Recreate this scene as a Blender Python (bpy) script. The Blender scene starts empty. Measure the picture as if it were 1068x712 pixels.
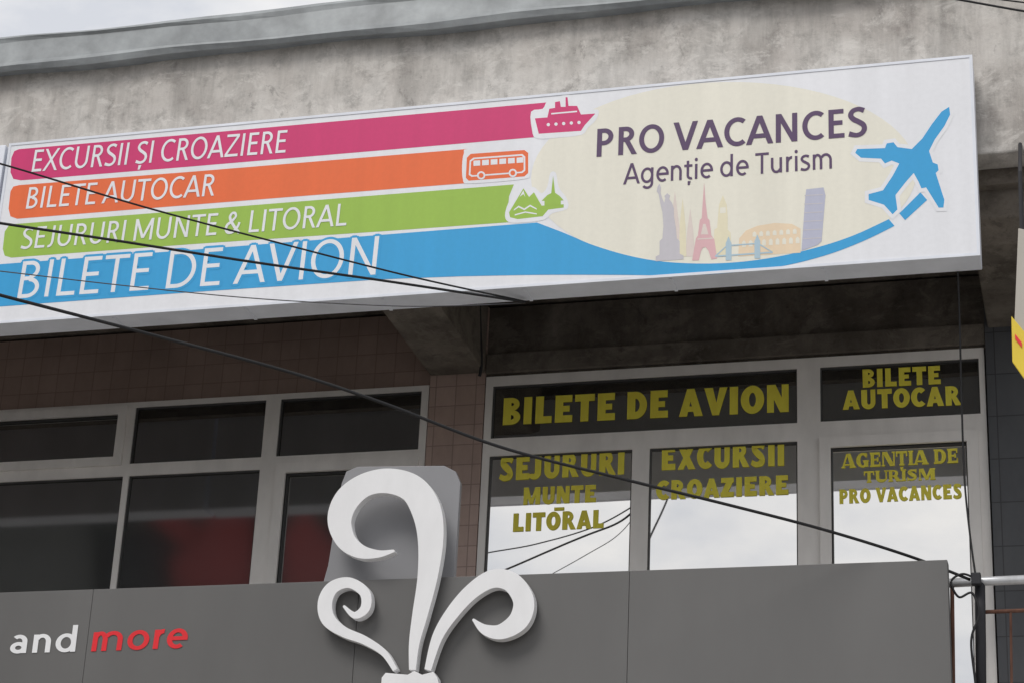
import bpy, math, random
from mathutils import Vector, Matrix
from mathutils.geometry import tessellate_polygon
random.seed(4)
C = bpy.context.scene
COL = C.collection
R = math.radians
# ------------------------------------------------------------------ camera
F = 2300.0
right = Vector((0.9644, 0.2606, 0.0444)).normalized()
fwd = Vector((-0.2573, 0.8867, 0.3838))
fwd = (fwd - right*fwd.dot(right)).normalized()
up = right.cross(fwd)
CAM = Vector((0, 0, 1.6))
cd = bpy.data.cameras.new('camera'); cam = bpy.data.objects.new('camera', cd); COL.objects.link(cam)
m = Matrix((right, up, -fwd)).transposed().to_4x4(); m.translation = CAM
cam.matrix_world = m
cd.sensor_width = 36; cd.lens = 36*F/1068; cd.clip_end = 2000; cd.clip_start = 0.1
C.camera = cam
def at(px, py, Y):
    d = right*((px-534)/F) + up*((356-py)/F) + fwd
    return CAM + d*(Y/d.y)

# ------------------------------------------------------------------ objects
ORG = {}
def tag(o, label, cat, group=None):
    o['label'] = label; o['category'] = cat
    if group: o['group'] = group
def thing(name, label, cat, loc, group=None):
    o = bpy.data.objects.new(name, None); COL.objects.link(o); o.location = loc
    o.empty_display_size = .2
    ORG[o] = Vector(loc); tag(o, label, cat, group); return o
class MB:
    def __init__(s): s.v = []; s.f = []
    def add(s, vs, fs):
        n = len(s.v); s.v += [tuple(v) for v in vs]; s.f += [tuple(i+n for i in f) for f in fs]; return s
    def box(s, x0, x1, y0, y1, z0, z1):
        vs = [(x, y, z) for z in (z0, z1) for y in (y0, y1) for x in (x0, x1)]
        return s.add(vs, [(0,2,3,1),(4,5,7,6),(0,1,5,4),(2,6,7,3),(0,4,6,2),(1,3,7,5)])
    def sheet(s, poly, y):                    # flat polygon in XZ
        P = [Vector((p[0], y, p[1])) for p in poly]
        t = tessellate_polygon([[Vector((p[0], p[1], 0)) for p in poly]])
        out = []
        for a, b, c in t:
            ar = (poly[b][0]-poly[a][0])*(poly[c][1]-poly[a][1])-(poly[b][1]-poly[a][1])*(poly[c][0]-poly[a][0])
            out.append((a, b, c) if ar > 0 else (a, c, b))
        return s.add(P, out)
    def prism(s, poly, y0, y1):
        n = len(poly)
        ar = sum(poly[i][0]*poly[(i+1)%n][1]-poly[(i+1)%n][0]*poly[i][1] for i in range(n))
        if ar < 0: poly = poly[::-1]
        P = [(p[0], y0, p[1]) for p in poly] + [(p[0], y1, p[1]) for p in poly]
        t = tessellate_polygon([[Vector((p[0], p[1], 0)) for p in poly]])
        fs = []
        for a, b, c in t:
            q = (poly[b][0]-poly[a][0])*(poly[c][1]-poly[a][1])-(poly[b][1]-poly[a][1])*(poly[c][0]-poly[a][0])
            if q < 0: b, c = c, b
            fs += [(a, b, c), (a+n, c+n, b+n)]
        fs += [(i, i+n, (i+1) % n+n, (i+1) % n) for i in range(n)]
        return s.add(P, fs)
    def plate(s, x0, x1, z0, z1, holes, y0, y1):   # plate with rectangular holes
        xs = sorted(set([x0, x1]+[h[0] for h in holes]+[h[1] for h in holes]))
        zs = sorted(set([z0, z1]+[h[2] for h in holes]+[h[3] for h in holes]))
        xs = [x for x in xs if x0 <= x <= x1]; zs = [z for z in zs if z0 <= z <= z1]
        def solid(i, j):
            if i < 0 or j < 0 or i >= len(xs)-1 or j >= len(zs)-1: return False
            cx = (xs[i]+xs[i+1])/2; cz = (zs[j]+zs[j+1])/2
            return not any(h[0] < cx < h[1] and h[2] < cz < h[3] for h in holes)
        for i in range(len(xs)-1):
            for j in range(len(zs)-1):
                if not solid(i, j): continue
                a, b, c, d = xs[i], xs[i+1], zs[j], zs[j+1]
                s.add([(a,y0,c),(b,y0,c),(b,y0,d),(a,y0,d)], [(0,1,2,3)])
                s.add([(a,y1,c),(b,y1,c),(b,y1,d),(a,y1,d)], [(3,2,1,0)])
                if not solid(i-1, j): s.add([(a,y0,c),(a,y1,c),(a,y1,d),(a,y0,d)], [(3,2,1,0)])
                if not solid(i+1, j): s.add([(b,y0,c),(b,y1,c),(b,y1,d),(b,y0,d)], [(0,1,2,3)])
                if not solid(i, j-1): s.add([(a,y0,c),(b,y0,c),(b,y1,c),(a,y1,c)], [(3,2,1,0)])
                if not solid(i, j+1): s.add([(a,y0,d),(b,y0,d),(b,y1,d),(a,y1,d)], [(0,1,2,3)])
        return s
    def tube(s, pts, r, n=8):
        P = [Vector(p) for p in pts]; rings = []
        for i, p in enumerate(P):
            t = (P[min(i+1, len(P)-1)]-P[max(i-1, 0)]).normalized()
            a = t.orthogonal() if abs(t.z) > .9 else t.cross(Vector((0, 0, 1)))
            a.normalize(); b = t.cross(a)
            rings += [p+a*math.cos(2*math.pi*k/n)*r+b*math.sin(2*math.pi*k/n)*r for k in range(n)]
        fs = [(i*n+k, i*n+(k+1) % n, (i+1)*n+(k+1) % n, (i+1)*n+k) for i in range(len(P)-1) for k in range(n)]
        fs += [tuple(range(n))[::-1], tuple((len(P)-1)*n+k for k in range(n))]
        return s.add(rings, fs)
    def build(s, name, mat, parent=None, bevel=0, smooth=False):
        me = bpy.data.meshes.new(name)
        o = bpy.data.objects.new(name, me); COL.objects.link(o)
        org = Vector((0, 0, 0))
        if parent is not None:
            o.parent = parent; org = ORG[parent]; ORG[o] = org
        else: ORG[o] = org
        me.from_pydata([Vector(v)-org for v in s.v], [], s.f)
        me.materials.append(mat); me.update()
        if smooth:
            for p in me.polygons: p.use_smooth = True
        if bevel:
            b = o.modifiers.new('bevel', 'BEVEL'); b.width = bevel; b.segments = 2; b.limit_method = 'ANGLE'; b.angle_limit = R(50)
        return o
def pp(pts, Y): return [(at(x, y, Y).x, at(x, y, Y).z) for x, y in pts]
def spline(pts, n=8, closed=False):
    out = []; N = len(pts)
    rng = range(N) if closed else range(N-1)
    for i in rng:
        g = (lambda k: pts[k % N]) if closed else (lambda k: pts[max(0, min(N-1, k))])
        a, b, c, d = g(i-1), g(i), g(i+1), g(i+2)
        for k in range(n):
            t = k/n
            out.append(tuple(.5*(2*b[j]+(c[j]-a[j])*t+(2*a[j]-5*b[j]+4*c[j]-d[j])*t*t+(3*b[j]-a[j]-3*c[j]+d[j])*t**3) for j in range(len(b))))
    if not closed: out.append(tuple(pts[-1]))
    return out
def ribbon_px(pts, n=8, round_start=False, round_end=False):   # pts (x,y,w) -> left/right outlines
    S = spline(pts, n)
    def direction(i):
        a = S[max(0, i-1)]; b = S[min(len(S)-1, i+1)]
        v = Vector((b[0]-a[0], b[1]-a[1])); return v.normalized()
    Lt, Rt = [], []
    if round_start:
        d = direction(0); w = S[0][2]/2
        for k in range(5):
            an = R(90*k/5); c = Vector(S[0][:2])-d*w*math.cos(an); hw = max(.2, w*math.sin(an)); nn = Vector((-d.y, d.x))
            Lt.append(c+nn*hw); Rt.append(c-nn*hw)
    for i, q in enumerate(S):
        d = direction(i); nn = Vector((-d.y, d.x)); c = Vector(q[:2])
        Lt.append(c+nn*q[2]/2); Rt.append(c-nn*q[2]/2)
    return Lt, Rt
def ribbon_prism(mb, pts, Yp, y0, y1, n=8, rs=False, re=False):
    Lt, Rt = ribbon_px(pts, n, rs, re)
    A = pp(Lt, Yp); B = pp(Rt, Yp); N = len(A)
    vs = [(a[0], y0, a[1]) for a in A]+[(b[0], y0, b[1]) for b in B]+[(a[0], y1, a[1]) for a in A]+[(b[0], y1, b[1]) for b in B]
    fs = []
    for i in range(N-1):
        fs += [(i, i+1, N+i+1, N+i), (2*N+i, 3*N+i, 3*N+i+1, 2*N+i+1), (i, 2*N+i, 2*N+i+1, i+1), (N+i, N+i+1, 3*N+i+1, 3*N+i)]
    fs += [(0, N, 3*N, 2*N), (N-1, 3*N-1, 4*N-1, 2*N-1)]
    mb.add(vs, fs)
def off_poly(P, d):      # outward offset of an outline
    n = len(P); ar = sum(P[i][0]*P[(i+1)%n][1]-P[(i+1)%n][0]*P[i][1] for i in range(n))
    s = 1 if ar > 0 else -1; out = []
    for i in range(n):
        a, b, c = Vector(P[i-1]), Vector(P[i]), Vector(P[(i+1) % n])
        e1 = (b-a).normalized(); e2 = (c-b).normalized()
        n1 = Vector((e1.y, -e1.x))*s; n2 = Vector((e2.y, -e2.x))*s
        mm = n1+n2
        if mm.length < .3: mm = n1+e1
        mm.normalize(); k = d/max(.5, mm.dot(n1)); out.append(tuple(b+mm*k))
    return out

# ------------------------------------------------------------------ materials
def lin(r, g, b): return tuple(((c/255)/12.92 if c/255 <= .04045 else ((c/255+.055)/1.055)**2.4) for c in (r, g, b))
def base(name, rough=.6, spec=.3):
    mt = bpy.data.materials.new(name); mt.use_nodes = True
    nt = mt.node_tree; b = nt.nodes['Principled BSDF']
    b.inputs['Roughness'].default_value = rough; b.inputs['Specular IOR Level'].default_value = spec
    return mt, nt, b
def coords(nt, sc=(1,1,1)):
    tc = nt.nodes.new('ShaderNodeTexCoord'); mp = nt.nodes.new('ShaderNodeMapping'); mp.inputs['Scale'].default_value = sc
    nt.links.new(tc.outputs['Object'], mp.inputs['Vector']); return mp.outputs['Vector']
def noise(nt, scale, detail=6, sc=(1,1,1), rough=.6, dist=0):
    n = nt.nodes.new('ShaderNodeTexNoise'); n.inputs['Scale'].default_value = scale; n.inputs['Detail'].default_value = detail
    n.inputs['Roughness'].default_value = rough; n.inputs['Distortion'].default_value = dist
    nt.links.new(coords(nt, sc), n.inputs['Vector']); return n.outputs['Fac']
def ramp(nt, fac, stops):
    r = nt.nodes.new('ShaderNodeValToRGB'); e = r.color_ramp.elements
    while len(e) < len(stops): e.new(.5)
    for k, (p, c) in enumerate(stops):
        e[k].position = p; e[k].color = (*c, 1) if not isinstance(c, float) else (c, c, c, 1)
    nt.links.new(fac, r.inputs['Fac']); return r.outputs['Color']
def mix(nt, a, b, fac, mode='MIX'):
    x = nt.nodes.new('ShaderNodeMix'); x.data_type = 'RGBA'; x.blend_type = mode
    for sock, v in ((x.inputs[0], fac), (x.inputs[6], a), (x.inputs[7], b)):
        if hasattr(v, 'is_output'): nt.links.new(v, sock)
        elif isinstance(v, tuple): sock.default_value = (*v, 1)
        else: sock.default_value = v
    return x.outputs[2]
def bump(nt, b, h, st=.3, dist=.01):
    n = nt.nodes.new('ShaderNodeBump'); n.inputs['Strength'].default_value = st; n.inputs['Distance'].default_value = dist
    nt.links.new(h, n.inputs['Height']); nt.links.new(n.outputs['Normal'], b.inputs['Normal'])
def plain(name, col, rough=.5, spec=.3, var=.12, scale=3, metal=0, streak=True):
    mt, nt, b = base(name, rough, spec)
    n1 = noise(nt, scale, 5, (1, 1, .35) if streak else (1, 1, 1))
    dk = tuple(c*(1-var) for c in col); lt = tuple(min(1, c*(1+var*.6)) for c in col)
    nt.links.new(ramp(nt, n1, [(.3, dk), (.7, lt)]), b.inputs['Base Color']); b.inputs['Metallic'].default_value = metal
    return mt
def concrete(name, a, b_, c, stain=.5, bumpst=.5, patch=.35, vert=(1.8, 1, .5)):
    mt, nt, b = base(name, .9, .15)
    n1 = noise(nt, 1.3, 10, (1,1,1), .65, .4); n2 = noise(nt, 7, 12, (1,1,1), .78); n3 = noise(nt, 1.6, 9, vert, .7)
    col = ramp(nt, n1, [(.32, a), (.5, b_), (.68, c)])
    col = mix(nt, col, ramp(nt, n2, [(.34, .58), (.50, 1.0), (.70, 1.12)]), .8, 'MULTIPLY')
    col = mix(nt, col, ramp(nt, n3, [(.38, .45), (.56, 1.0)]), stain, 'MULTIPLY')
    n5 = noise(nt, 3.2, 14, (1, 1, 1.6), .78, .5)
    col = mix(nt, col, tuple(min(1, x*1.15) for x in c), ramp(nt, n5, [(.52, 0.0), (.58, patch)]))
    n6 = noise(nt, 4.5, 14, (1, 1, .8), .8, .6)
    col = mix(nt, col, tuple(x*.45 for x in a), ramp(nt, n6, [(.58, 0.0), (.63, patch*1.2)]))
    nt.links.new(col, b.inputs['Base Color'])
    n4 = noise(nt, 30, 10, (1,1,1), .75)
    bump(nt, b, mix(nt, n4, n5, .4), bumpst, .014)
    return mt
def tiles(name, a, b_, grout, w, h, ox=0):
    mt, nt, b = base(name, .45, .4)
    tc = nt.nodes.new('ShaderNodeTexCoord'); sp = nt.nodes.new('ShaderNodeSeparateXYZ'); cb = nt.nodes.new('ShaderNodeCombineXYZ')
    nt.links.new(tc.outputs['Object'], sp.inputs[0])
    ad = nt.nodes.new('ShaderNodeMath'); ad.operation = 'ADD'; nt.links.new(sp.outputs[0], ad.inputs[0]); nt.links.new(sp.outputs[1], ad.inputs[1])
    nt.links.new(ad.outputs[0], cb.inputs[0]); nt.links.new(sp.outputs[2], cb.inputs[1])
    br = nt.nodes.new('ShaderNodeTexBrick'); br.offset = 0; br.inputs['Scale'].default_value = 1
    br.inputs['Brick Width'].default_value = w; br.inputs['Row Height'].default_value = h; br.inputs['Mortar Size'].default_value = .004
    br.inputs['Mortar Smooth'].default_value = .3; br.inputs['Bias'].default_value = 0
    br.inputs['Color1'].default_value = (*a, 1); br.inputs['Color2'].default_value = (*b_, 1); br.inputs['Mortar'].default_value = (*grout, 1)
    nt.links.new(cb.outputs[0], br.inputs['Vector'])
    n1 = noise(nt, 2.5, 8, (1, 1, .5), .7)
    nt.links.new(mix(nt, br.outputs['Color'], ramp(nt, n1, [(.3, .65), (.7, 1.1)]), .7, 'MULTIPLY'), b.inputs['Base Color'])
    inv = nt.nodes.new('ShaderNodeMath'); inv.operation = 'SUBTRACT'; inv.inputs[0].default_value = 1; nt.links.new(br.outputs['Fac'], inv.inputs[1])
    bump(nt, b, inv.outputs[0], .4, .003)
    return mt
def glass(name, refl, dark=(.012, .013, .014), tint=(1, .985, .96), rough=.012, wave=.008):
    mt, nt, b = base(name, .25, .3)
    nt.links.new(ramp(nt, noise(nt, 1.6, 5), [(.3, dark), (.7, tuple(c*2.2 for c in dark))]), b.inputs['Base Color'])
    g = nt.nodes.new('ShaderNodeBsdfGlossy'); g.inputs['Roughness'].default_value = rough; g.inputs['Color'].default_value = (*tint, 1)
    if wave:
        bp = nt.nodes.new('ShaderNodeBump'); bp.inputs['Strength'].default_value = wave; bp.inputs['Distance'].default_value = .05
        nt.links.new(noise(nt, 1.7, 1), bp.inputs['Height']); nt.links.new(bp.outputs['Normal'], g.inputs['Normal'])
    ms = nt.nodes.new('ShaderNodeMixShader'); ms.inputs[0].default_value = refl
    nt.links.new(b.outputs[0], ms.inputs[1]); nt.links.new(g.outputs[0], ms.inputs[2])
    nt.links.new(ms.outputs[0], nt.nodes['Material Output'].inputs[0])
    return mt
def print_mat(name, col, var=.05):
    mt, nt, b = base(name, .38, .35)
    n1 = noise(nt, 1.2, 4, (5, 1, .25)); n2 = noise(nt, 30, 3)
    c = mix(nt, col, ramp(nt, n1, [(.3, 1-var*1.6), (.7, 1.0)]), 1.0, 'MULTIPLY')
    c = mix(nt, c, ramp(nt, n2, [(.3, .96), (.7, 1.0)]), 1.0, 'MULTIPLY')
    nt.links.new(c, b.inputs['Base Color'])
    return mt
M = {}
M['fascia'] = concrete('weathered plaster', (.46,.425,.395), (.58,.55,.515), (.67,.645,.61), .50, .6, .40, (2.6, 1, .35))
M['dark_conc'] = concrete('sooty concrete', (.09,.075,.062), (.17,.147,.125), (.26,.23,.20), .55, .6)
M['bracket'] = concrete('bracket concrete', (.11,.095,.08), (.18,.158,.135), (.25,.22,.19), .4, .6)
M['slab'] = plain('pale bounce slab', (.50,.48,.45), .9, .2, .15, 3)  # pale tone put in to bounce light up into the window recess
M['tile_brown'] = tiles('brown wall tiles', (.37,.27,.23), (.41,.30,.255), (.28,.20,.175), .15, .15)
M['tile_pink'] = tiles('pinkish pier tiles', (.50,.37,.32), (.55,.41,.36), (.34,.25,.22), .15, .15)
M['tile_dark'] = tiles('dark granite tiles', (.085,.088,.098), (.10,.104,.112), (.05,.05,.055), .3, .3)
M['zinc'] = plain('dull zinc', lin(150,154,156), .5, .4, .3, 4, .2, False)
M['pvc'] = plain('white pvc frame', (.90,.87,.84), .4, .4, .10, 6)
M['gasket'] = plain('grey gasket', (.08,.08,.08), .6)
M['glass_r'] = glass('mirrored shop glass', .84)
M['glass_l'] = glass('dark glass', .28, (.018,.019,.018), (.97,.97,.97), .06, 0)
M['glass_t'] = glass('upper dark glass', .26, (.014,.014,.014), wave=0)
M['white'] = print_mat('white sign acrylic', (.88,.89,.93))
M['casing'] = plain('sign casing', (.80,.83,.90), .45, .3, .12, 3)
def pm(k, r, g, b, s=1/.80):
    c = lin(r, g, b); M[k] = print_mat(k+' print', tuple(min(.9, x*s) for x in c))
pm('magenta', 196, 46, 106); pm('orange', 226, 102, 54); pm('green', 146, 180, 72); pm('blue', 50, 152, 206)
pm('cream', 219, 216, 203); pm('purple', 80, 58, 92); pm('lavender', 187, 184, 190); pm('pink', 208, 168, 172)
pm('sand', 216, 209, 182); pm('amber', 221, 200, 172); pm('periwinkle', 174, 176, 194); pm('sky', 165, 188, 201); pm('rose', 211, 199, 192)
M['yellow'] = plain('yellow vinyl', (1.0,.86,.10), .5, .3, .10, 12)
M['panel'] = plain('grey composite panel', lin(104,103,102), .42, .4, .10, 1.2)
M['backing'] = plain('light grey backing', lin(145,145,148), .45, .4, .08, 2)
M['orn'] = plain('white painted letters', (.86,.86,.87), .4, .4, .06, 5)
M['red'] = plain('red painted letters', (.78,.03,.04), .4, .4, .06, 5)
M['cable'] = plain('black cable', (.02,.02,.022), .5)
M['cable_grey'] = plain('grey cable', (.10,.10,.11), .5)
M['pipe'] = plain('galvanised pipe', (.62,.63,.65), .35, .5, .2, 9, .3)
M['iron'] = plain('dark iron', (.03,.03,.035), .6)
M['rust'] = plain('rusty iron', (.14,.07,.05), .8, .2, .4, 20)
M['beige'] = plain('beige sign board', (.48,.45,.40), .5)
M['signyellow'] = plain('yellow sign board', (.80,.60,.06), .5)
M['asphalt'] = plain('asphalt', (.10,.10,.10), .9, .2, .3, 8)
M['paving'] = plain('pavement concrete', (.52,.50,.47), .9, .2, .2, 4)
M['ground'] = plain('dusty ground', (.34,.32,.29), .95, .1, .25, .6)
M['oppwall'] = plain('dark render', (.07,.075,.07), .9, .1, .4, .4)
M['oppgrey'] = plain('grey render', (.12,.12,.115), .9, .1, .3, .4)
M['oppred'] = plain('red cladding', (.28,.035,.035), .5, .3, .5, .5)
M['oppdark'] = plain('black window glass', (.01,.01,.012), .2)

# ------------------------------------------------------------------ planes
YS, YF, YW, YP = 12.0, 12.25, 14.05, 12.2
H0 = 1.6
ZS0, ZS1 = 5.556+H0, 6.897+H0            # sign bottom/top
ZF0, ZF1 = 6.346+H0, 7.62+H0             # fascia bottom/top
XL, XR = -13.0, 3.5

# ------------------------------------------------------------------ setting
def struct(mb, name, mat):
    o = mb.build(name, mat); o['kind'] = 'structure'; return o
struct(MB().add([(-400,-400,0),(400,-400,0),(400,400,0),(-400,400,0)], [(0,1,2,3)]), 'ground', M['ground'])
struct(MB().add([(-200,-6,.004),(200,-6,.004),(200,7.5,.004),(-200,7.5,.004)], [(0,1,2,3)]), 'road', M['asphalt'])
struct(MB().box(-200, 200, 7.5, 14.0, 0, .13), 'pavement', M['paving'])
struct(MB().box(-200, 200, -9.9, -6, 0, .13), 'pavement_opposite', M['paving'])

# ------------------------------------------------------------------ the building
bld = thing('commercial_building', 'weathered plaster and brown tiled building with white framed upper windows behind the signs', 'building', (-4, 14, 0))
xp0 = at(444, 500, YW).x; xp1 = at(502, 500, YW).x
xc0 = at(1033, 480, YW).x
zw = at(770, 379, YW).z                    # window head
ZB = 3.05+H0                               # balcony floor
lw0, lw1 = at(-60, 500, YW).x, at(443, 500, YW).x
zl = at(220, 416, YW).z
MB().plate(XL, xp0, ZB, ZF0, [(lw0, lw1, ZB+.1, zl)], YW, YW+.25).build('tiled_wall', M['tile_brown'], bld)
MB().box(xp0, xp1, YW-.035, YW+.25, ZB, ZF0).build('tiled_pier', M['tile_pink'], bld)
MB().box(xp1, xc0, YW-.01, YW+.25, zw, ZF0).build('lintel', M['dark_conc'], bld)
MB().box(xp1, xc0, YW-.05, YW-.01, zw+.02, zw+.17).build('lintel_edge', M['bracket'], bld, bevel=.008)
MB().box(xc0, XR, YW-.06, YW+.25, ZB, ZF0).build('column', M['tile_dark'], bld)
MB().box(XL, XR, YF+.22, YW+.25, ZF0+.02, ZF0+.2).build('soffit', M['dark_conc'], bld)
MB().box(XL, XR, YF, YF+.22, ZF0, ZF1).build('fascia', M['fascia'], bld, bevel=.012)
MB().box(XL, XR, YF+.22, YF+.30, ZF0-.10, ZF0+.02).build('fascia_lip', M['bracket'], bld)
# zinc flashing (profile swept along X, slightly buckled)
prof = [(YF+.3, ZF1-.02), (YF-.04, ZF1-.03), (YF-.10, ZF1-.045), (YF-.12, ZF1-.01), (YF-.105, ZF1+.02), (YF-.10, ZF1+.18),
        (YF-.11, ZF1+.21), (YF-.08, ZF1+.245), (YF-.02, ZF1+.25), (YF+.6, ZF1+.28), (YF+.6, ZF1)]
fl = MB(); n = len(prof); vs = []; K = 60
for i in range(K+1):
    x = XL+(XR-XL)*i/K
    for j, (y, z) in enumerate(prof):
        w = .012*math.sin(x*2.3+j)+.008*math.sin(x*5.1+1) if 1 <= j <= 8 else 0
        vs.append((x, y+w*.6, z+w))
fl.add(vs, [(i*n+j, i*n+(j+1) % n, (i+1)*n+(j+1) % n, (i+1)*n+j)[::-1] for i in range(K) for j in range(n)]+[tuple(range(n)), tuple(K*n+j for j in range(n))[::-1]])
fl.build('roof_flashing', M['zinc'], bld)
# brackets
def bracket(x0, x1, zb):
    mb = MB()
    prof = [(YF+.30, ZF0+.02), (YF+.30, zb+.12), (YF+.5, zb+.03), (YW-.04, zb), (YW-.04, ZF0+.02)]
    vs = [(x0, y, z) for y, z in prof]+[(x1, y, z) for y, z in prof]; k = len(prof)
    mb.add(vs, [tuple(range(k))[::-1], tuple(range(k, 2*k))]+[(i, (i+1) % k, k+(i+1) % k, k+i) for i in range(k)])
    return mb.build('bracket', M['bracket'], bld, bevel=.015)
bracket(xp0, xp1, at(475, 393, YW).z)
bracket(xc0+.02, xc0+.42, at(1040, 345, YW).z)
# balcony slab, body, ground floor
MB().box(XL, XR, YP+.35, YW+.25, ZB-.2, ZB).build('balcony_slab', M['slab'], bld)
MB().box(XL, XR, YW+.26, 22, 0, ZF1).build('wall_body', M['dark_conc'], bld)
MB().plate(XL, XR, 0, ZB-.2, [(-9.5,-6.5,.2,2.8), (-5.5,-4.3,.2,2.8), (-3.5,-.6,.2,2.8)], YW, YW+.25).build('ground_floor_wall', M['tile_brown'], bld)
for a, b in ((-9.5,-6.5), (-5.5,-4.3), (-3.5,-.6)):
    MB().box(a, b, YW+.1, YW+.13, .2, 2.8).build('shop_pane', M['glass_t'], bld)

zbot = ZB+.12
def window(outer, holes, sashes):
    f = MB().plate(*outer, holes, YW-.03, YW+.05).build('window_frame', M['pvc'], bld, bevel=.004)
    for hx, mt in zip(holes, sashes):
        if mt[1]:
            w = mt[1]; ho = hx; hi = (hx[0]+w, hx[1]-w, hx[2]+w, hx[3]-w)
            MB().plate(ho[0]-.012, ho[1]+.012, ho[2]-.012, ho[3]+.012, [hi], YW-.055, YW-.032).build('sash', M['pvc'], f, bevel=.004)
            g = hi
        else: g = hx
        e = .009
        MB().plate(g[0], g[1], g[2], g[3], [(g[0]+e, g[1]-e, g[2]+e, g[3]-e)], YW-.018, YW+.012).build('gasket', M['gasket'], f)
        tx = random.uniform(-.002, .002); tz = random.uniform(-.001, .001)
        yg = YW+.004
        mb = MB().add([(g[0]+e/2, yg-tx, g[2]+e/2), (g[1]-e/2, yg+tx, g[2]+e/2), (g[1]-e/2, yg+tx+tz, g[3]-e/2), (g[0]+e/2, yg-tx+tz, g[3]-e/2)], [(0,1,2,3)])
        mb.build('pane', mt[0], f)
    return f
# right window group
o_r = (at(503, 500, YW).x, at(1031, 480, YW).x, ZB, zw)
h = []
zt0, zt1 = at(672, 396, YW).z, at(672, 450, YW).z
xa, xb = at(514, 430, YW).x, at(832, 420, YW).x
xc, xd = at(856, 410, YW).x, at(1022, 405, YW).x
zt0 = (zt0+at(940, 378, YW).z)/2; zt1 = (zt1+at(940, 437, YW).z)/2
zl0 = (at(583, 473, YW).z+at(755, 465, YW).z)/2
h.append((xa, xb, zt1, zt0)); h.append((xc, xd, zt1, zt0))
x1, x2 = at(659, 530, YW).x, at(677, 530, YW).x
h.append((xa, x1, zbot, zl0)); h.append((x2, xb, zbot, zl0))
h.append((at(858, 520, YW).x, at(1021, 520, YW).x, zbot, at(940, 456, YW).z))
wr = window(o_r, h, [(M['glass_t'], 0), (M['glass_t'], 0), (M['glass_r'], 0), (M['glass_r'], 0), (M['glass_r'], .062)])
wr['label'] = 'right window group with yellow lettering on its panes'
# left window group
o_l = (lw0, lw1, ZB, zl)
zu0 = at(208, 422, YW).z; zu1 = at(208, 481, YW).z; zd0 = at(200, 494, YW).z
lx = [at(-50, 500, YW).x, at(131, 455, YW).x, at(140, 455, YW).x, at(276, 455, YW).x, at(292, 445, YW).x, at(442, 440, YW).x]
h = [(lx[0], lx[1], zu1, zu0), (lx[2], lx[3], zu1, zu0), (lx[4], lx[5]-.02, zu1, zu0)]
h += [(lx[0], at(124, 550, YW).x, zbot, zd0), (at(130, 550, YW).x, lx[3], zbot, zd0), (at(284, 550, YW).x+.02, lx[5]-.02, zbot, zd0+.02)]
window(o_l, h, [(M['glass_t'], .055), (M['glass_t'], 0), (M['glass_t'], 0), (M['glass_l'], 0), (M['glass_l'], 0), (M['glass_l'], .062)])['label'] = 'left window group with dark panes and no lettering'

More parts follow.
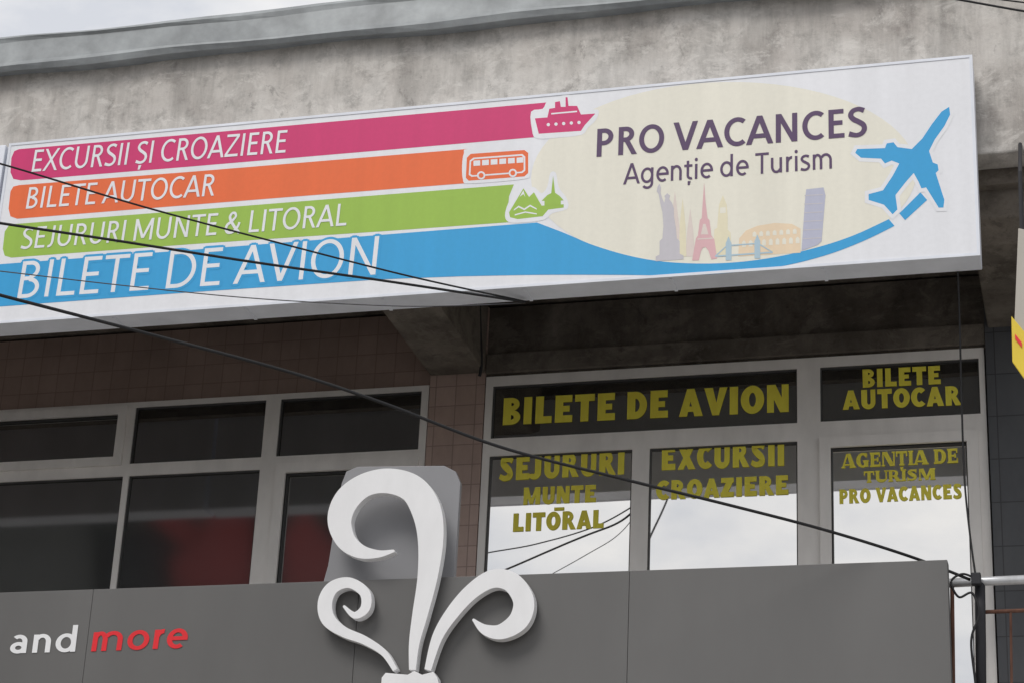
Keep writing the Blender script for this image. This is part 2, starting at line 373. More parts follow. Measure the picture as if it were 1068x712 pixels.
# ------------------------------------------------------------------ heavy alphabet for the window lettering, with or without serifs
def rc(a, b, c, d): return [(a, b), (c, b), (c, d), (a, d)]
def ring(cx, cy, rx, ry, a0, a1, wh, wv, n=18):
    a = [(cx+rx*math.cos(R(a0+(a1-a0)*k/n)), cy+ry*math.sin(R(a0+(a1-a0)*k/n))) for k in range(n+1)]
    b = [(cx+(rx-wh)*math.cos(R(a0+(a1-a0)*k/n)), cy+(ry-wv)*math.sin(R(a0+(a1-a0)*k/n))) for k in range(n+1)]
    return ('strip', a, b)
def rib(pts):
    Lt, Rt = ribbon_px([(x*100, y*100, w*100) for x, y, w in pts], 6)
    return ('strip', [(p.x/100, p.y/100) for p in Lt], [(p.x/100, p.y/100) for p in Rt])
def alphabet(sf):
    t = .16 if sf else .26           # thickness of bars
    q = .13 if sf else .33           # thickness of thin stems
    S = (lambda *a: [rc(*a)]) if sf else (lambda *a: [])     # a serif, or nothing
    W = .29 if sf else .40
    def stem(x, bot=True, top=True):
        w = W
        o = [rc(x, 0, x+w, 1)]
        if bot: o += S(x-.07, 0, x+w+.07, .11)
        if top: o += S(x-.07, .89, x+w+.07, 1)
        return o
    G = {}
    d = 0 if sf else .06
    G['I'] = (stem(.06), W+.13)
    G['E'] = (stem(.06)+[rc(.3,1-t,.84+d,1), rc(.3,.5-t*.42,.72+d,.5+t*.42), rc(.3,0,.87+d,t)]+S(.73,.68,.84,.86)+S(.58,.35,.70,.65)+S(.76,.14,.87,.33), .92+d)
    G['L'] = (stem(.06)+[rc(.3,0,.82+d,t)]+S(.71,.14,.82,.36), .86+d)
    G['T'] = (stem(.46+d/2-W/2, True, False)+[rc(0,1-t,.92+d,1)]+S(0,.63,.11,.86)+S(.81,.63,.92,.86), .95+d)
    G['B'] = (stem(.06)+[ring(.46,.755,.38+d/2,.245,-90,90,.28,t*.72), rc(.3,1-t*.72,.461,1), ring(.46,.275,.44+d/2,.275,-90,90,.33,t*.72), rc(.3,0,.461,t*.72), rc(.3,.55-t*.72,.461,.55)], .95+d/2)
    G['P'] = (stem(.06)+[ring(.46,.67,.42+d/2,.33,-90,90,.31,t*.85), rc(.3,1-t*.85,.461,1), rc(.3,.34,.461,.34+t*.85)], .92+d/2)
    G['R'] = (stem(.06)+[ring(.46,.70,.41+d/2,.30,-90,90,.30,t*.82), rc(.3,1-t*.82,.461,1), rc(.3,.40,.461,.40+t*.82), [(.38,.5),(.74,.5),(1.12,0),(.70,0)]]+S(.66,0,1.10,.10), 1.08+d/2)
    G['D'] = (stem(.06)+[ring(.46,.5,.54+d/2,.5,-90,90,.36,t), rc(.3,1-t,.461,1), rc(.3,0,.461,t)], 1.04+d/2)
    G['O'] = ([ring(.56,.5,.56,.51,0,360,.40 if not sf else .35,t,32)], 1.14)
    G['C'] = ([ring(.56,.5,.56,.51,44,316,.40 if not sf else .35,t,24)]+S(.78,.66,.89,1.0)+S(.78,0,.89,.3), .98)
    G['G'] = ([ring(.56,.5,.56,.51,44,316,.40 if not sf else .35,t,24), rc(.64,.03,1.0,.44), rc(.56,.36,1.04,.50)]+S(.78,.68,.89,1.0), 1.09)
    G['A'] = ([[(.0,0),(.06+q,0),(.44+q*.8,1),(.38,1)], [(.40,1.0),(.74,1.0),(1.16,0),(.75,0)], rc(.24,.17,.86,.17+t*.75)]+S(-.03,0,.30,.10)+S(.64,0,1.19,.10), 1.15)
    G['V'] = ([[(.0,1),(.42,1),(.74,0),(.40,0)], [(1.08-q,1),(1.12,1),(.72,0),(.46,0)]]+S(-.05,.90,.46,1)+S(.80,.90,1.16,1), 1.11)
    G['N'] = ([rc(.05,0,.05+q,1), rc(1.08-q,0,1.08,1), [(.05,1),(.46,1),(1.08,0),(.67,0)]]+S(-.02,0,.28,.10)+S(.84,.90,1.15,1), 1.14)
    G['M'] = ([rc(.05,0,.05+q,1), rc(1.02,0,1.40,1), [(.05,1),(.44,1),(.80,.10),(.60,.0)], [(.98,1),(1.2,1),(.82,.0),(.60,.10)]]+S(-.02,0,.27,.10)+S(.96,0,1.46,.10)+S(1.02,.90,1.46,1), 1.47)
    G['U'] = ([rc(.06,.34,.06+W,1), rc(1.02-q,.34,1.02,1), ('strip', [(.54+.48*math.cos(R(a)), .34+.36*math.sin(R(a))) for a in range(180, 361, 12)],
              [((.06+W+1.02-q)/2+((1.02-q-.06-W)/2)*math.cos(R(a)), .34+.11*math.sin(R(a))) for a in range(180, 361, 12)])]+S(.0,.89,.42,1)+S(.78,.89,1.11,1), 1.09)
    G['J'] = ([rc(.22,.25,.22+W,1), ('strip', [(.20+(.02+W)*math.cos(R(a)), .25+.27*math.sin(R(a))) for a in range(0, -171, -15)], [(.14+.08*math.cos(R(a)), .25+.03*math.sin(R(a))) for a in range(0, -171, -15)])]+S(.17,.89,.60,1), W+.30)
    k = 1.05 if sf else 1.55
    G['S'] = ([rib([(.84,.79,.14*k),(.66,.88,.15*k),(.46,.89,.16*k),(.26,.83,.21*k),(.23,.68,.27),(.45,.54,.33),(.68,.38,.31),(.70,.21,.23*k),(.52,.11,.16*k),(.29,.10,.15*k),(.06,.20,.14*k)])]+S(.74,.68,.85,1)+S(.03,0,.14,.32), .97)
    G['X'] = ([[(0,1),(.45,1),(1.16,0),(.71,0)], [(1.08-q,1),(1.12,1),(.02+q+.06,0),(.03,0)]]+S(-.04,.90,.45,1)+S(.76,.90,1.15,1)+S(-.02,0,.36,.10)+S(.68,0,1.18,.10), 1.18)
    G['Z'] = ([rc(.04,1-t,.93,1), rc(.0,0,.95,t), [(.44,.86),(.93,.86),(.48,.14),(.0,.14)]]+S(.04,.66,.15,.87)+S(.84,.13,.95,.34), .99)
    G['Ţ'] = (G['T'][0]+[[(.32,-.08),(.58,-.08),(.50,-.34),(.34,-.34)]], .95)
    G['-'] = ([rc(.05,.30,.75,.56)], .8)
    return G
GS, GN = alphabet(True), alphabet(False)
def myriad(w):                        # a plain humanist sans built from strokes, cap height 1
    hh = w*.86; L = .115; G = {}
    V = lambda x, a=0, b=1: rc(x, a, x+w, b)
    Hb = lambda x0, x1, yc: rc(x0, yc-hh/2, x1, yc+hh/2)
    def dg(x0, y0, x1, y1):
        k = w*.54; s = [(x0-k, y0), (x0+k, y0), (x1+k, y1), (x1-k, y1)]; return s
    T1 = 1-hh/2; B1 = hh/2
    G['I'] = ([V(L)], 2*L+w)
    G['E'] = ([V(L), Hb(L+w-.01, .64, T1), Hb(L+w-.01, .60, .53), Hb(L+w-.01, .665, B1)], .73)
    G['L'] = ([V(L), Hb(L+w-.01, .65, B1)], .69)
    G['T'] = ([Hb(.01, .73, T1), V(.37-w/2, 0, 1-hh)], .74)
    G['N'] = ([V(L), V(.87-w), dg(L+w*.54, 1, .87-w*.54, 0)], .985)
    G['M'] = ([V(.10), V(1.09-w), dg(.10+w*.54, 1, .595, .10), dg(1.09-w*.54, 1, .595, .10)], 1.19)
    G['A'] = ([dg(.07, 0, .455, 1), dg(.84, 0, .455, 1), Hb(.20, .71, .29)], .91)
    G['V'] = ([dg(.07, 1, .415, 0), dg(.76, 1, .415, 0)], .83)
    G['X'] = ([dg(.08, 1, .77, 0), dg(.77, 1, .08, 0)], .85)
    G['Z'] = ([Hb(.07, .76, T1), Hb(.05, .77, B1), dg(.05+w*.54, hh, .76-w*.54, 1-hh)], .82)
    G['O'] = ([ring(.51, .5, .455, .51, 0, 360, w, hh, 36)], 1.02)
    G['C'] = ([ring(.53, .5, .47, .51, 52, 308, w, hh, 26)], .86)
    G['D'] = ([V(L), ring(.40, .5, .52, .5, -90, 90, w, hh, 20), Hb(L+w-.01, .401, T1), Hb(L+w-.01, .401, B1)], .99)
    G['B'] = ([V(L), ring(.38, .755, .28, .245, -90, 90, w, hh), ring(.38, .275, .34, .275, -90, 90, w, hh), Hb(L+w-.01, .381, T1), Hb(L+w-.01, .381, B1), Hb(L+w-.01, .381, .53)], .81)
    G['P'] = ([V(L), ring(.37, .70, .34, .30, -90, 90, w, hh), Hb(L+w-.01, .371, T1), Hb(L+w-.01, .371, .40+hh/2)], .79)
    G['R'] = ([V(L), ring(.37, .73, .31, .27, -90, 90, w, hh), Hb(L+w-.01, .371, T1), Hb(L+w-.01, .371, .46+hh/2), dg(.42, .5, .70, 0)], .81)
    G['U'] = ([V(.11, .36), V(.85-w, .36), ring(.48, .365, .37, .375, 180, 360, w, hh)], .96)
    G['J'] = ([V(.27, .26), ring(.27+w-.25, .265, .25, .28, 255, 360, w, hh, 10)], .50)
    Sp = [(.62,.885,w),(.44,.95,hh),(.24,.90,w*.9),(.155,.75,w),(.25,.61,w),(.42,.51,w),(.585,.39,w),(.62,.24,w),(.53,.10,w*.9),(.34,.045,hh),(.09,.11,w)]
    G['S'] = ([rib(Sp)], .73)
    G['Ş'] = ([rib(Sp), [(.28,-.07),(.44,-.07),(.38,-.27),(.27,-.27)]], .73)
    G['&'] = ([rib([(.86,.0,w),(.55,.32,w),(.32,.62,w),(.26,.80,w),(.36,.94,hh),(.50,.93,hh),(.57,.80,w*.8),(.50,.68,w*.8)]),
               rib([(.50,.69,w*.9),(.36,.55,w),(.17,.42,w),(.12,.24,w),(.22,.09,w),(.40,.05,hh),(.60,.14,w),(.74,.32,w*.9),(.80,.50,w*.9)])], .93)
    X = .72
    G['n'] = ([V(.10, 0, X), V(.69-w, 0, .42), ring(.395, .42, .295, .32, 0, 150, w, hh)], .80)
    G['m'] = ([V(.10, 0, X), V(.60-w, 0, .42), ring(.35, .42, .25, .32, 0, 150, w, hh), V(1.10-w, 0, .42), ring(.60-w/2+.25, .42, .25+w/2, .32, 0, 150, w, hh)], 1.21)
    G['u'] = ([V(.69-w, 0, X), V(.10, .30, X), ring(.395, .30, .295, .32, 180, 330, w, hh)], .80)
    G['r'] = ([V(.10, 0, X), ring(.40, .40, .30, .335, 85, 165, w, hh*1.1, 10)], .47)
    G['e'] = ([ring(.40, .36, .34, .375, 0, 308, w, hh, 26), Hb(.07+w*.9, .735, .37)], .75)
    G['o'] = ([ring(.41, .36, .36, .375, 0, 360, w, hh, 30)], .82)
    G['d'] = ([ring(.39, .36, .34, .375, 0, 360, w, hh, 30), V(.73-w, 0, 1.06)], .84)
    G['g'] = ([ring(.39, .36, .34, .375, 0, 360, w, hh, 30), V(.73-w, -.02, X), ring(.41, -.02, .32, .28, 215, 360, w, hh)], .83)
    G['a'] = ([V(.62-w, 0, .46), ring(.34, .46, .28, .275, 0, 135, w, hh), ring(.34, .215, .275, .23, 0, 360, w, hh, 26)], .72)
    G['s'] = ([rib([(x*.80, y*.73, a*.95) for x, y, a in Sp])], .60)
    G['i'] = ([V(.10, 0, X), ring(.10+w/2, .93, w*.62, w*.62, 0, 360, w*.61, w*.61, 16)], .20+w)
    G['ţ'] = ([V(.15, .18, .90), Hb(.02, .46, X-hh/2), ring(.15+.24, .20, .24, .21, 180, 290, w, hh, 10), [(.22,-.08),(.38,-.08),(.33,-.27),(.22,-.27)]], .50)
    return G
def write(text, p0, p1, hpx, parent, G, Y, y, mat, gap=0, space=.3, step=.00003, shear=0, spread=None):
    P0, P1 = at(*p0, Y), at(*p1, Y); H = at(p0[0], p0[1]-hpx, Y).z-P0.z
    total = sum(space if c == ' ' else G[c][1]+gap for c in text)-gap
    sx = (P1.x-P0.x)/total; sl = (P1.z-P0.z)/(P1.x-P0.x)
    mb = MB()
    shifts = [(0, 0)] if spread is None else [(spread*math.cos(R(45*k)), spread*math.sin(R(45*k))) for k in range(8)]
    for n_, (ox, oz) in enumerate(shifts):
        x = 0
        for c in text:
            if c == ' ': x += space; continue
            for j, sh in enumerate(G[c][0]):
                yy = y-step*j-.000012*n_
                T = lambda q: (P0.x+ox+(x+q[0])*sx+shear*q[1]*H, yy, P0.z+oz+q[1]*H+(x+q[0])*sx*sl)
                if sh[0] == 'strip':
                    A, B = sh[1], sh[2]; N = len(A)
                    mb.add([T(a) for a in A]+[T(b) for b in B], [(i, N+i, N+i+1, i+1) for i in range(N-1)])
                else:
                    mb.add([T(a) for a in sh], [tuple(range(len(sh)))])
            x += G[c][1]+gap
    return mb.build('lettering' if spread is None else 'lettering_outline', M[mat], parent)
for a in (("BILETE DE AVION", (523,443), (824,429), 28), ("BILETE", (899,404), (982,400), 19), ("AUTOCAR", (879,427), (1003,422), 20),
          ("SEJURURI", (520,501), (652,494), 25), ("MUNTE", (545,526), (622,523), 18), ("-", (577,536), (589,535.5), 13), ("LITORAL", (534,554), (630,550), 19),
          ("EXCURSII", (689,490), (819,485), 25), ("CROAZIERE", (684,521), (823,515), 20),
          ("PRO VACANCES", (875,525), (1004,519), 15)):
    write(*a, wr, GN, YW, YW-.001, 'yellow', .06, .42, .0002)
for a in (("AGENŢIA DE", (878,488), (1000,482), 15), ("TURISM", (901,503), (976,499.5), 12)): write(*a, wr, GS, YW, YW-.001, 'yellow', .05, .42, .0002)

# ------------------------------------------------------------------ lightbox sign
xs0 = at(-3, 240, YS).x; xs1 = at(1017.5, 160, YS).x
sg = thing('lightbox_sign', 'long white lightbox travel sign with coloured stripes and blue aeroplane, mounted on the plaster fascia', 'sign', (xs1-3, YS, ZS0))
MB().box(xs0, xs1, YS, YS+.215, ZS0, ZS1).build('casing', M['casing'], sg, bevel=.006)
MB().plate(xs0-.004, xs1+.004, ZS0-.004, ZS1+.004, [(xs0+.014, xs1-.014, ZS0+.014, ZS1-.014)], YS-.005, YS+.02).build('trim', M['casing'], sg, bevel=.002)
MB().add([(xs0+.012, YS-.0008, ZS0+.012), (xs1-.012, YS-.0008, ZS0+.012), (xs1-.012, YS-.0008, ZS1-.012), (xs0+.012, YS-.0008, ZS1-.012)], [(0,1,2,3)]).build('face', M['white'], sg)
for k in range(1, 7):
    x = xs0+(xs1-xs0)*k/7
    MB().box(x-.010, x+.010, YS+.03, YS+.213, ZS0-.006, ZS0-.001).build('seam_strip', M['casing'], sg)
# the next sign along the fascia, left of the frame
ns = thing('neighbour_sign', 'magenta edged lightbox sign next to the travel sign, only its end at the left edge', 'sign', (-10, YS, ZS0))
MB().box(-12.6, xs0-.03, YS, YS+.215, ZS0, ZS1).build('casing', M['casing'], ns, bevel=.006)
MB().add([(-12.5, YS-.002, ZS0+.1), (xs0-.06, YS-.002, ZS0+.1), (xs0-.06, YS-.002, ZS1-.1), (-12.5, YS-.002, ZS1-.1)], [(0,1,2,3)]).build('face', M['magenta'], ns)
LV = lambda k: YS-.0011-.00035*k
def flat(pts, k, mat, name, sm=0):
    if sm: pts = spline(pts, sm, True)
    return MB().sheet(pp(pts, YS), LV(k)).build(name, M[mat], sg)
def many(polys, k, mat, name):
    mb = MB()
    for i, P in enumerate(polys): mb.sheet(pp(P, YS), LV(k)-.00005*(i % 4))
    return mb.build(name, M[mat], sg)
flat([(20,156),(200,140.5),(400,122.5),(579,106.5),(572,114),(563,120),(558,128),(561,136),(558,143.5),(400,157),(200,174),(22,188.5),(14,187),(11,180),(12,165),(15,158)], 1, 'magenta', 'stripe')
flat([(20,193.5),(200,179.5),(400,163),(490,155.6),(486,165),(485,191.6),(300,206),(18,228.5),(11,226),(9,218),(11,200),(14,195)], 1, 'orange', 'stripe')
flat([(16,234),(200,219.5),(400,203.5),(536,192.8),(531,205),(530,216),(540,228),(568,229.5),(400,241.5),(200,255),(12,269),(5,267),(3,260),(5,242),(9,236)], 1, 'green', 'stripe')
el = [(755+201*math.cos(R(a)), 183+97*math.sin(R(a))-.02*(201*math.cos(R(a)))) for a in range(0, 360, 5)]
flat(el, 2, 'cream', 'oval_field')
up_ = spline([(560,232.5),(590,244),(620,256.5),(660,268),(700,274),(750,275),(800,270),(850,259),(890,246),(927,229)], 5)
lo_ = spline([(933,236),(900,252),(860,267),(810,279),(750,286),(700,287.5),(640,287),(560,287),(480,288.5)], 5)
flat([(-1,276),(200,261)]+[tuple(p) for p in up_]+[tuple(p) for p in lo_]+[(400,291.5),(200,305),(-1,320)], 3, 'blue', 'swoosh')
flat([(938,223),(944,230),(967,209),(960,201)], 3, 'blue', 'swoosh_tip')
# landmark silhouettes
flat([(697,270),(699,240),(702,215),(704,200),(706,215),(709,240),(711,270)], 4, 'rose', 'spire_silhouette')
flat([(708,268),(709,235),(712,207),(715,235),(716,268)], 5, 'sand', 'spire_silhouette')
flat([(715,268),(717,240),(720,218),(723,240),(725,268)], 4, 'rose', 'spire_silhouette')
# robed statue with a raised torch on a stepped base
flat([(684,273),(684,268),(688,266),(688,252),(691,249),(692,236),(691,222),(689,214),(687,203),(685,200),(686,195),(688,192),(689.5,196),(689,201),(691,208),(693,212),(694,207),(693,205),(696,202),(699,204.5),(698,208),(701,212),(703,218),(703,226),(705,238),(706,249),(709,252),(709,265),(713,267),(713,271)], 6, 'lavender', 'statue_silhouette')
flat([(722,272),(726,249),(728,246),(730,230),(732,228),(733,212),(734.5,191),(736,212),(738,228),(740,230),(742,246),(745,250),(748,270),(742,271),(739,262),(736,258),(733,259),(731,263),(729,272)], 6, 'pink', 'tower_silhouette')
many([[(731,245),(733.5,234),(736,234),(739,245)], [(727.5,250.5),(743.5,249.5),(743.5,248.3),(727.5,249.3)]], 7, 'rose', 'tower_lattice_marks')
flat([(744,268),(745,240),(748,238),(749,226),(750,214),(754,204),(758,214),(759,226),(759,240),(762,243),(763,268)], 4, 'sand', 'clock_tower_silhouette')
flat([(751,223),(757,222.5),(757,216.5),(751,217)], 5, 'cream', 'clock_face_mark')
flat([(770,268),(771,249),(778,241),(790,236),(808,233),(826,234),(835,239),(835,264)], 4, 'amber', 'arena_silhouette')
many([[(x, 258-(x-775)*.07), (x+4, 258-(x-775)*.07), (x+4, 253-(x-775)*.07), (x+2, 251-(x-775)*.07), (x, 253-(x-775)*.07)] for x in range(774, 832, 7)]+
     [[(x, 248-(x-775)*.07), (x+4, 248-(x-775)*.07), (x+4, 244-(x-775)*.07), (x+2, 242.5-(x-775)*.07), (x, 244-(x-775)*.07)] for x in range(785, 832, 7)], 5, 'cream', 'arena_arches')
# twin towered bridge
many([[(757,272),(757,254),(758,252),(760,247),(762,252),(763,254),(763,272)], [(787,270),(787,252),(788,250),(790,245),(792,250),(793,252),(793,270)],
      [(746,268.6),(806,264.4),(806,262.8),(746,267)], [(763,257),(787,255.3),(787,254),(763,255.7)],
      [(746,267),(757,257),(757,258.5),(748,267)], [(793,255),(806,263),(804,263),(793,256.5)]], 7, 'sky', 'bridge_silhouette')
flat([(836,262),(840,206),(841,198),(859,196),(861,204),(857,252),(853,256)], 6, 'periwinkle', 'leaning_tower_silhouette')
many([[(837.5+i*.35, 250-i*9), (857-0+i*.3, 249-i*9), (857+i*.3, 248-i*9), (837.5+i*.35, 249-i*9)] for i in range(6)], 7, 'lavender', 'leaning_tower_bands')
# ship
ship = [(558,124),(571,123),(573,114),(579,113),(579,107),(584,106),(585,112),(590,112),(590,102),(592,102),(593,111),(602,111),(606,120),(621,119),(610,131),(606,137),(562,140)]
flat([(554,117),(566,114),(570,107),(577,102),(585,101),(591,96),(597,103),(607,108),(612,115),(624,115),(622,125),(613,134),(607,141),(584,144),(560,145),(555,136)], 4, 'white', 'ship_outline', 3); flat(ship, 5, 'magenta', 'ship_emblem')
many([[(x+1.8*math.cos(R(a)), 130-(x-580)*.07+1.8*math.sin(R(a))) for a in range(0, 360, 45)] for x in range(572, 606, 8)]+[[(575,120),(602,117.5),(602,116),(575,118.5)]], 6, 'white', 'ship_porthole_marks')
# bus, drawn in white lines on orange
flat([(484,160),(490,155.5),(546,151.5),(552,155),(554,168),(553,183),(548,187),(520,190),(488,192),(483,188),(482,174)], 4, 'white', 'bus_outline', 3)
flat([(487,165),(491,161),(547,157),(551,160),(551,181),(547,184.5),(489,189),(486,186)], 5, 'orange', 'bus_field')
flat([(490,168),(494,165),(545,161.2),(548,164),(548,178.5),(545,181),(492,185),(489,183)], 6, 'white', 'bus_line')
flat([(491.5,169),(495,166.6),(544,163),(546.3,165),(546.3,177.5),(544,179.5),(493,183.3),(490.8,182)], 7, 'orange', 'bus_emblem')
many([[(x, 174-(x-490)*.07), (x+7, 173.5-(x-490)*.07), (x+7, 168-(x-490)*.07), (x, 168.5-(x-490)*.07)] for x in range(494, 541, 9)], 8, 'white', 'bus_window_marks')
for cx, cy in ((502,183.5), (535,181)):
    flat([(cx+4.4*math.cos(R(a)), cy+4.4*math.sin(R(a))) for a in range(0, 360, 30)], 8, 'white', 'bus_wheel_outline')
    flat([(cx+2.6*math.cos(R(a)), cy+2.6*math.sin(R(a))) for a in range(0, 360, 30)], 9, 'orange', 'bus_wheel_mark')
# mountains and chapel
flat([(527,222),(533,206),(542,193),(550,195),(558,196),(565,202),(571,195),(574,181),(580,181),(583,196),(591,207),(592,218),(576,223),(567,230),(540,233),(529,231)], 4, 'white', 'mountain_outline', 3)
flat([(531,222),(546,197),(552,206),(557,201),(565,215),(588,213.5),(588,217),(572,219),(566,226),(540,229),(532,227)], 5, 'green', 'mountain_emblem')
flat([(568,215),(568,210),(565,210),(571,204),(575,202),(577,184),(579,201.5),(584,205),(588,209.5),(585,209.7),(585,214)], 6, 'green', 'chapel_emblem')
many([[(536,219),(541,215),(547,218),(553,214),(560,218),(560,219.2),(553,215.8),(547,219.8),(541,216.8),(536,220.3)], [(537,224),(548,221),(560,223),(560,224.2),(548,222.4),(537,225.4)], [(542,206),(546,199),(548,206),(546,203)]], 6, 'white', 'mountain_wave_marks')
# aeroplane
pl = [(990,112),(991,120),(985,132),(975,146),(969,158),(973,170),(978,172),(979,178),(976,181),(985,209),(984,217),(979,217),(966,196),(961,197),(958,190),(953,181),(945,190),(934,204),(936,219),(931,224),(922,214),(906,209),(906,203),(921,199),(931,184),(938,171),(930,168),(923,171),(919,166),(898,165),(892,160),(894,156),(923,155),(925,150),(932,149),(936,154),(951,156),(962,145),(972,130),(982,117)]
flat(off_poly(pl, 4), 4, 'white', 'aeroplane_outline'); flat(pl, 5, 'blue', 'aeroplane_emblem')
Lw = LV(8)
GL, GB, GR = myriad(.135), myriad(.180), myriad(.120)
write("EXCURSII ŞI CROAZIERE", (31,180), (299,159.5), 22.5, sg, GL, YS, Lw, 'white', .0, .30, shear=.03)
write("BILETE AUTOCAR", (25,218.5), (224,204.5), 22, sg, GL, YS, Lw, 'white', .0, .30, shear=.03)
write("SEJURURI MUNTE & LITORAL", (20,260.5), (362,235.5), 22, sg, GL, YS, Lw, 'white', .0, .30, shear=.03)
write("BILETE DE AVION", (14,312), (396,286.5), 38, sg, GR, YS, LV(6), 'blue', .0, .32, shear=.03, spread=.017)
write("BILETE DE AVION", (14,312), (396,286.5), 38, sg, GR, YS, Lw, 'white', .0, .32, shear=.03)
write("PRO VACANCES", (619,164.5), (905,142), 29, sg, GB, YS, Lw, 'purple', .0, .30)
write("Agenţie de Turism", (650,193), (870,176), 21.5, sg, GL, YS, Lw, 'purple', .0, .32)

# ------------------------------------------------------------------ lower grey shop sign
zp = at(500, 600, YP).z; xe = at(990, 640, YP).x
ls = thing('shop_sign_board', 'wide grey panel shop sign below the windows carrying a white curled ornament', 'sign', (-4, YP, zp-1.5))
joints = [XL, at(-250, 660, YP).x, at(92, 660, YP).x, at(371, 660, YP).x, at(655, 660, YP).x, xe]
for a, b in zip(joints[:-1], joints[1:]):
    MB().box(a+.0012, b-.0012, YP, YP+.10, zp-1.5, zp).build('panel', M['panel'], ls, bevel=.002)
MB().box(XL, xe-.03, YP+.10, YP+.34, zp-1.48, zp-.02).build('frame_box', M['panel'], ls)
bk = [(336,615),(343,590),(357,505),(362,492),(374,487),(464,486),(476,492),(481,504),(474,615)]
MB().prism(pp(bk, YP+.12), YP+.102, YP+.14).build('backing_board', M['backing'], ls, bevel=.004)
YO = 12.10
def orn(pts):
    mb = MB(); ribbon_prism(mb, pts, YO, YO, YO+.065, 8, True, False); mb.build('ornament_curl', M['orn'], ls, bevel=.002)
orn([(410,574,3),(394,577,8),(375,574,15),(360,562,21),(354,541,25),(362,520,26),(381,505,24),(406,501,26),(430,509,29),(444,530,31),(449,560,27),(446,600,21),(438,640,16),(432,670,11),(430,698,7)])
orn([(359,632,3),(370,641,7),(381,633,10),(380,617,11),(364,607,11),(347,612,13),(339,627,15),(342,645,15),(358,658,11),(380,667,9),(400,680,7),(412,698,5)])
orn([(494,646,3),(506,656,11),(523,658,16),(541,646,21),(546,626,22),(534,607,21),(514,603,19),(492,616,16),(472,638,14),(456,664,11),(446,698,7)])
o4 = MB(); o4.prism(pp([(398,706),(402,701),(425,703),(432,699),(440,703),(452,700),(456,706),(462,730),(396,730)], YO), YO, YO+.065)
o4.build('ornament_base', M['orn'], ls, bevel=.002)
GH = myriad(.17)
write("and", (8,681), (82,679), 26, ls, GH, YP, YP-.004, 'orn')
write("more", (92,679), (195,675), 27.5, ls, GH, YP, YP-.004, 'red', shear=.04)

# ------------------------------------------------------------------ railing, right side sign, cables
rl = thing('balcony_railing', 'galvanised pipe railing with dark post to the right of the grey panel sign', 'railing', tuple(at(1030, 700, 12.5)))
MB().tube([at(990, 607.5, 12.5), at(1030, 605.5, 12.5), at(1110, 602, 12.5)], .027, 12).build('handrail', M['pipe'], rl, smooth=True)
MB().tube([at(1022, 608, 12.5), at(1022.5, 640, 12.5), at(1024, 780, 12.5)], .03, 10).build('post', M['iron'], rl, smooth=True)
MB().tube([at(1020, 638, 12.54), at(1068, 636, 12.54), at(1110, 634, 12.54)], .012, 8).build('lower_rail', M['rust'], rl)
for px in (1054, 1082): MB().tube([at(px, 637, 12.54), at(px+2, 780, 12.54)], .008, 6).build('baluster', M['rust'], rl)
MB().tube([at(993, 612, 12.5), at(995, 780, 12.5)], .012, 8).build('baluster', M['rust'], rl)
cl = at(1018, 604, 12.46)
MB().box(cl.x-.025, cl.x+.03, cl.y-.05, cl.y, cl.z-.04, cl.z+.03).build('clamp', M['iron'], rl, bevel=.006)

YQ = 11.7
a = at(1058, 300, YQ); z3 = at(1062, 386, YQ).z
ps = thing('side_sign', 'beige and yellow sign board hanging at the right edge beside the column', 'sign', (a.x, YQ, z3))
MB().prism(pp([(1062,238),(1120,250),(1120,420),(1070,351),(1058,335)], YQ), YQ, YQ+.05).build('upper_board', M['beige'], ps, bevel=.004)
MB().prism(pp([(1055,331),(1070,349),(1120,414),(1120,470),(1070,398),(1056,378)], YQ), YQ-.02, YQ-.003).build('lower_board', M['signyellow'], ps, bevel=.003)
MB().prism(pp([(1059,350),(1066,359),(1066,364),(1059,355)], YQ), YQ-.026, YQ-.021).build('red_mark', M['red'], ps)
MB().tube([at(1066,245,YQ+.03), at(1064,180,YQ+.03), at(1064,150,YF+.02)], .012, 8).build('hanger', M['iron'], ps)

def cable(pts, r, label, mat='cable', group=None, n=10, cat='cable'):
    P = [tuple(at(x, y, Y)) for x, y, Y in pts]
    o = MB().tube(spline(P, n), r, 8).build('overhead_cable' if cat == 'cable' else 'conduit', M[mat], smooth=True)
    tag(o, label, cat, group); return o
cable([(-120,141,9.6),(0,171,10),(150,216,10.6),(300,256,11.1),(430,289,11.6),(545,314,12.15)], .006, 'black cable crossing the sign stripes highest, dropping steeply from left', 'cable', 'cables crossing the travel sign')
cable([(-120,214,9.6),(0,233,10),(120,251,10.5),(260,273,11),(400,293,11.5),(480,305,11.8),(548,315,12.18)], .0085, 'thick black cable crossing the blue stripe, middle of the three meeting under the sign', 'cable', 'cables crossing the travel sign')
cable([(-120,270,9.6),(0,283,10),(120,297,10.5),(260,311,11),(400,319,11.5),(480,319,11.8),(548,316,12.2)], .0035, 'thin grey cable running lowest along the bottom edge of the travel sign', 'cable_grey', 'cables crossing the travel sign')
cable([(-120,276,8.8),(0,308,9.2),(150,347,9.8),(300,387,10.3),(400,420,10.6),(520,465,11),(650,499,11.4),(760,526,11.7),(860,552,12),(950,580,12.3),(1012,604,12.45)], .0095, 'long black cable sagging from the left across the windows to the railing post')
cable([(940,-10,11.5),(1000,0,11.5),(1068,12,11.5),(1150,25,11.5)], .007, 'black cable crossing the plaster in the top right corner')
cable([(960,-22,11.6),(1030,-3,11.6),(1068,3,11.6),(1150,14,11.6)], .005, 'short thin cable above the other in the top right corner')
cable([(999,284,12.2),(1001,340,12.3),(1003,420,12.4),(1006,500,12.45),(1012,560,12.45),(1018,603,12.45)], .006, 'thin black cable hanging down from the sign end to the railing post')
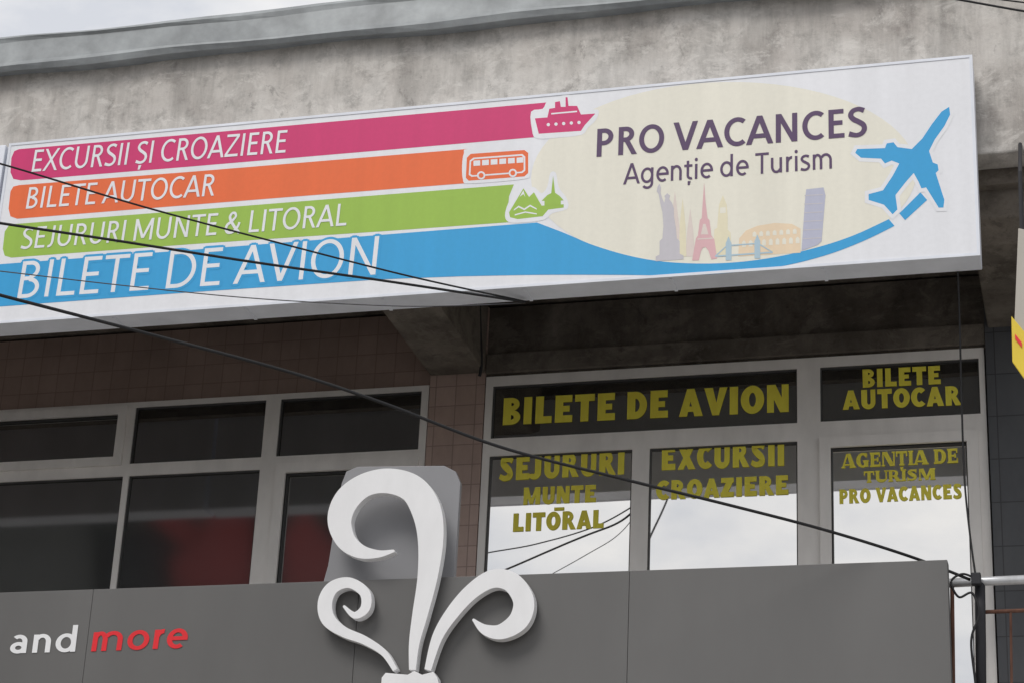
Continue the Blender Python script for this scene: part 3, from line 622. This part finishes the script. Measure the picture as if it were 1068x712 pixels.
cable([(1018,603,12.44),(1004,598,12.42),(992,606,12.42),(1000,622,12.42),(1014,618,12.42),(1021,640,12.42),(1013,668,12.42),(1018,720,12.42),(1018,770,12.42)], .007, 'loose black cable looped around the railing post')
cable([(500,318,13.8),(501,350,13.85),(502,380,13.9),(500,392,13.92)], .012, 'short black conduit beside the bracket above the tiled pier', cat='conduit')
def street_cable(a, b, Y, r, label):
    V = 2*YW-Y
    A, B = at(*a, V), at(*b, V); A.y = Y; B.y = Y
    o = MB().tube([A+(B-A)*t for t in (0, .25, .5, .75, 1)], r, 8).build('street_cable', M['cable'], smooth=True)
    tag(o, label, 'cable')
street_cable((745,420), (640,662), 4, .012, 'steep street cable mirrored in the middle lower window pane')

# ------------------------------------------------------------------ opposite building (mirrored in the left windows)
YV = 2*YW+10
xo = at(450, 560, YV).x; zo = at(200, 490, YV).z
ob = thing('opposite_building', 'dark building with red gables across the street, mirrored in the left windows', 'building', (xo-10, -11, 0))
MB().box(xo-26, xo, -11.2, -10, 0, zo).build('wall', M['oppwall'], ob)
MB().box(xo-26.3, xo+.1, -11.4, -9.9, zo, zo+.3).build('roof', M['oppwall'], ob)
def red(pts, y, mt='oppred', nm='red_gable'):
    MB().prism(pp(pts, YV), y, y+.15).build(nm, M[mt], ob)
red([(196,625),(192,590),(224,560),(232,532),(275,540),(275,625)], -9.8)
red([(208,580),(178,552),(150,530),(172,528),(224,556)], -9.7)
red([(296,625),(300,560),(318,532),(352,575),(352,625)], -9.8)
red([(-40,640),(-40,556),(92,546),(108,560),(110,640)], -9.75, 'oppgrey', 'grey_gable')
for i in range(7):
    for j in range(4):
        x = xo-24+i*3.4; z = 2+j*3.6
        MB().box(x, x+1.8, -9.99, -9.93, z, z+1.7).build('window', M['oppdark'], ob)

# ------------------------------------------------------------------ light
w = bpy.data.worlds.new('World'); C.world = w; w.use_nodes = True; nt = w.node_tree
bg = nt.nodes['Background']; bg.inputs['Strength'].default_value = .102
sky = nt.nodes.new('ShaderNodeTexSky'); sky.sky_type = 'NISHITA'; sky.sun_disc = False
EL, AZ = R(50), R(200)
sky.sun_elevation = EL; sky.sun_rotation = AZ
tc = nt.nodes.new('ShaderNodeTexCoord'); mp = nt.nodes.new('ShaderNodeMapping'); mp.inputs['Scale'].default_value = (1, 1, 2.2)
nt.links.new(tc.outputs['Generated'], mp.inputs['Vector'])
nn = nt.nodes.new('ShaderNodeTexNoise'); nn.inputs['Scale'].default_value = 7.5; nn.inputs['Detail'].default_value = 7; nn.inputs['Roughness'].default_value = .55
nt.links.new(mp.outputs[0], nn.inputs['Vector'])
cl_ = ramp(nt, nn.outputs['Fac'], [(.38, (7.1, 7.3, 7.8)), (.60, (9.6, 9.5, 9.4))])
nt.links.new(mix(nt, sky.outputs['Color'], cl_, .93), bg.inputs['Color'])
sd = bpy.data.lights.new('sun', 'SUN'); sd.energy = 1.6; sd.angle = R(25); sd.color = (1, .97, .93)
so = bpy.data.objects.new('sun', sd); COL.objects.link(so)
dirv = Vector((math.sin(AZ)*math.cos(EL), math.cos(AZ)*math.cos(EL), math.sin(EL)))
so.rotation_euler = dirv.to_track_quat('Z', 'Y').to_euler(); so.location = (0, 0, 30)
C.view_settings.view_transform = 'Standard'; C.view_settings.look = 'None'; C.view_settings.exposure = 0
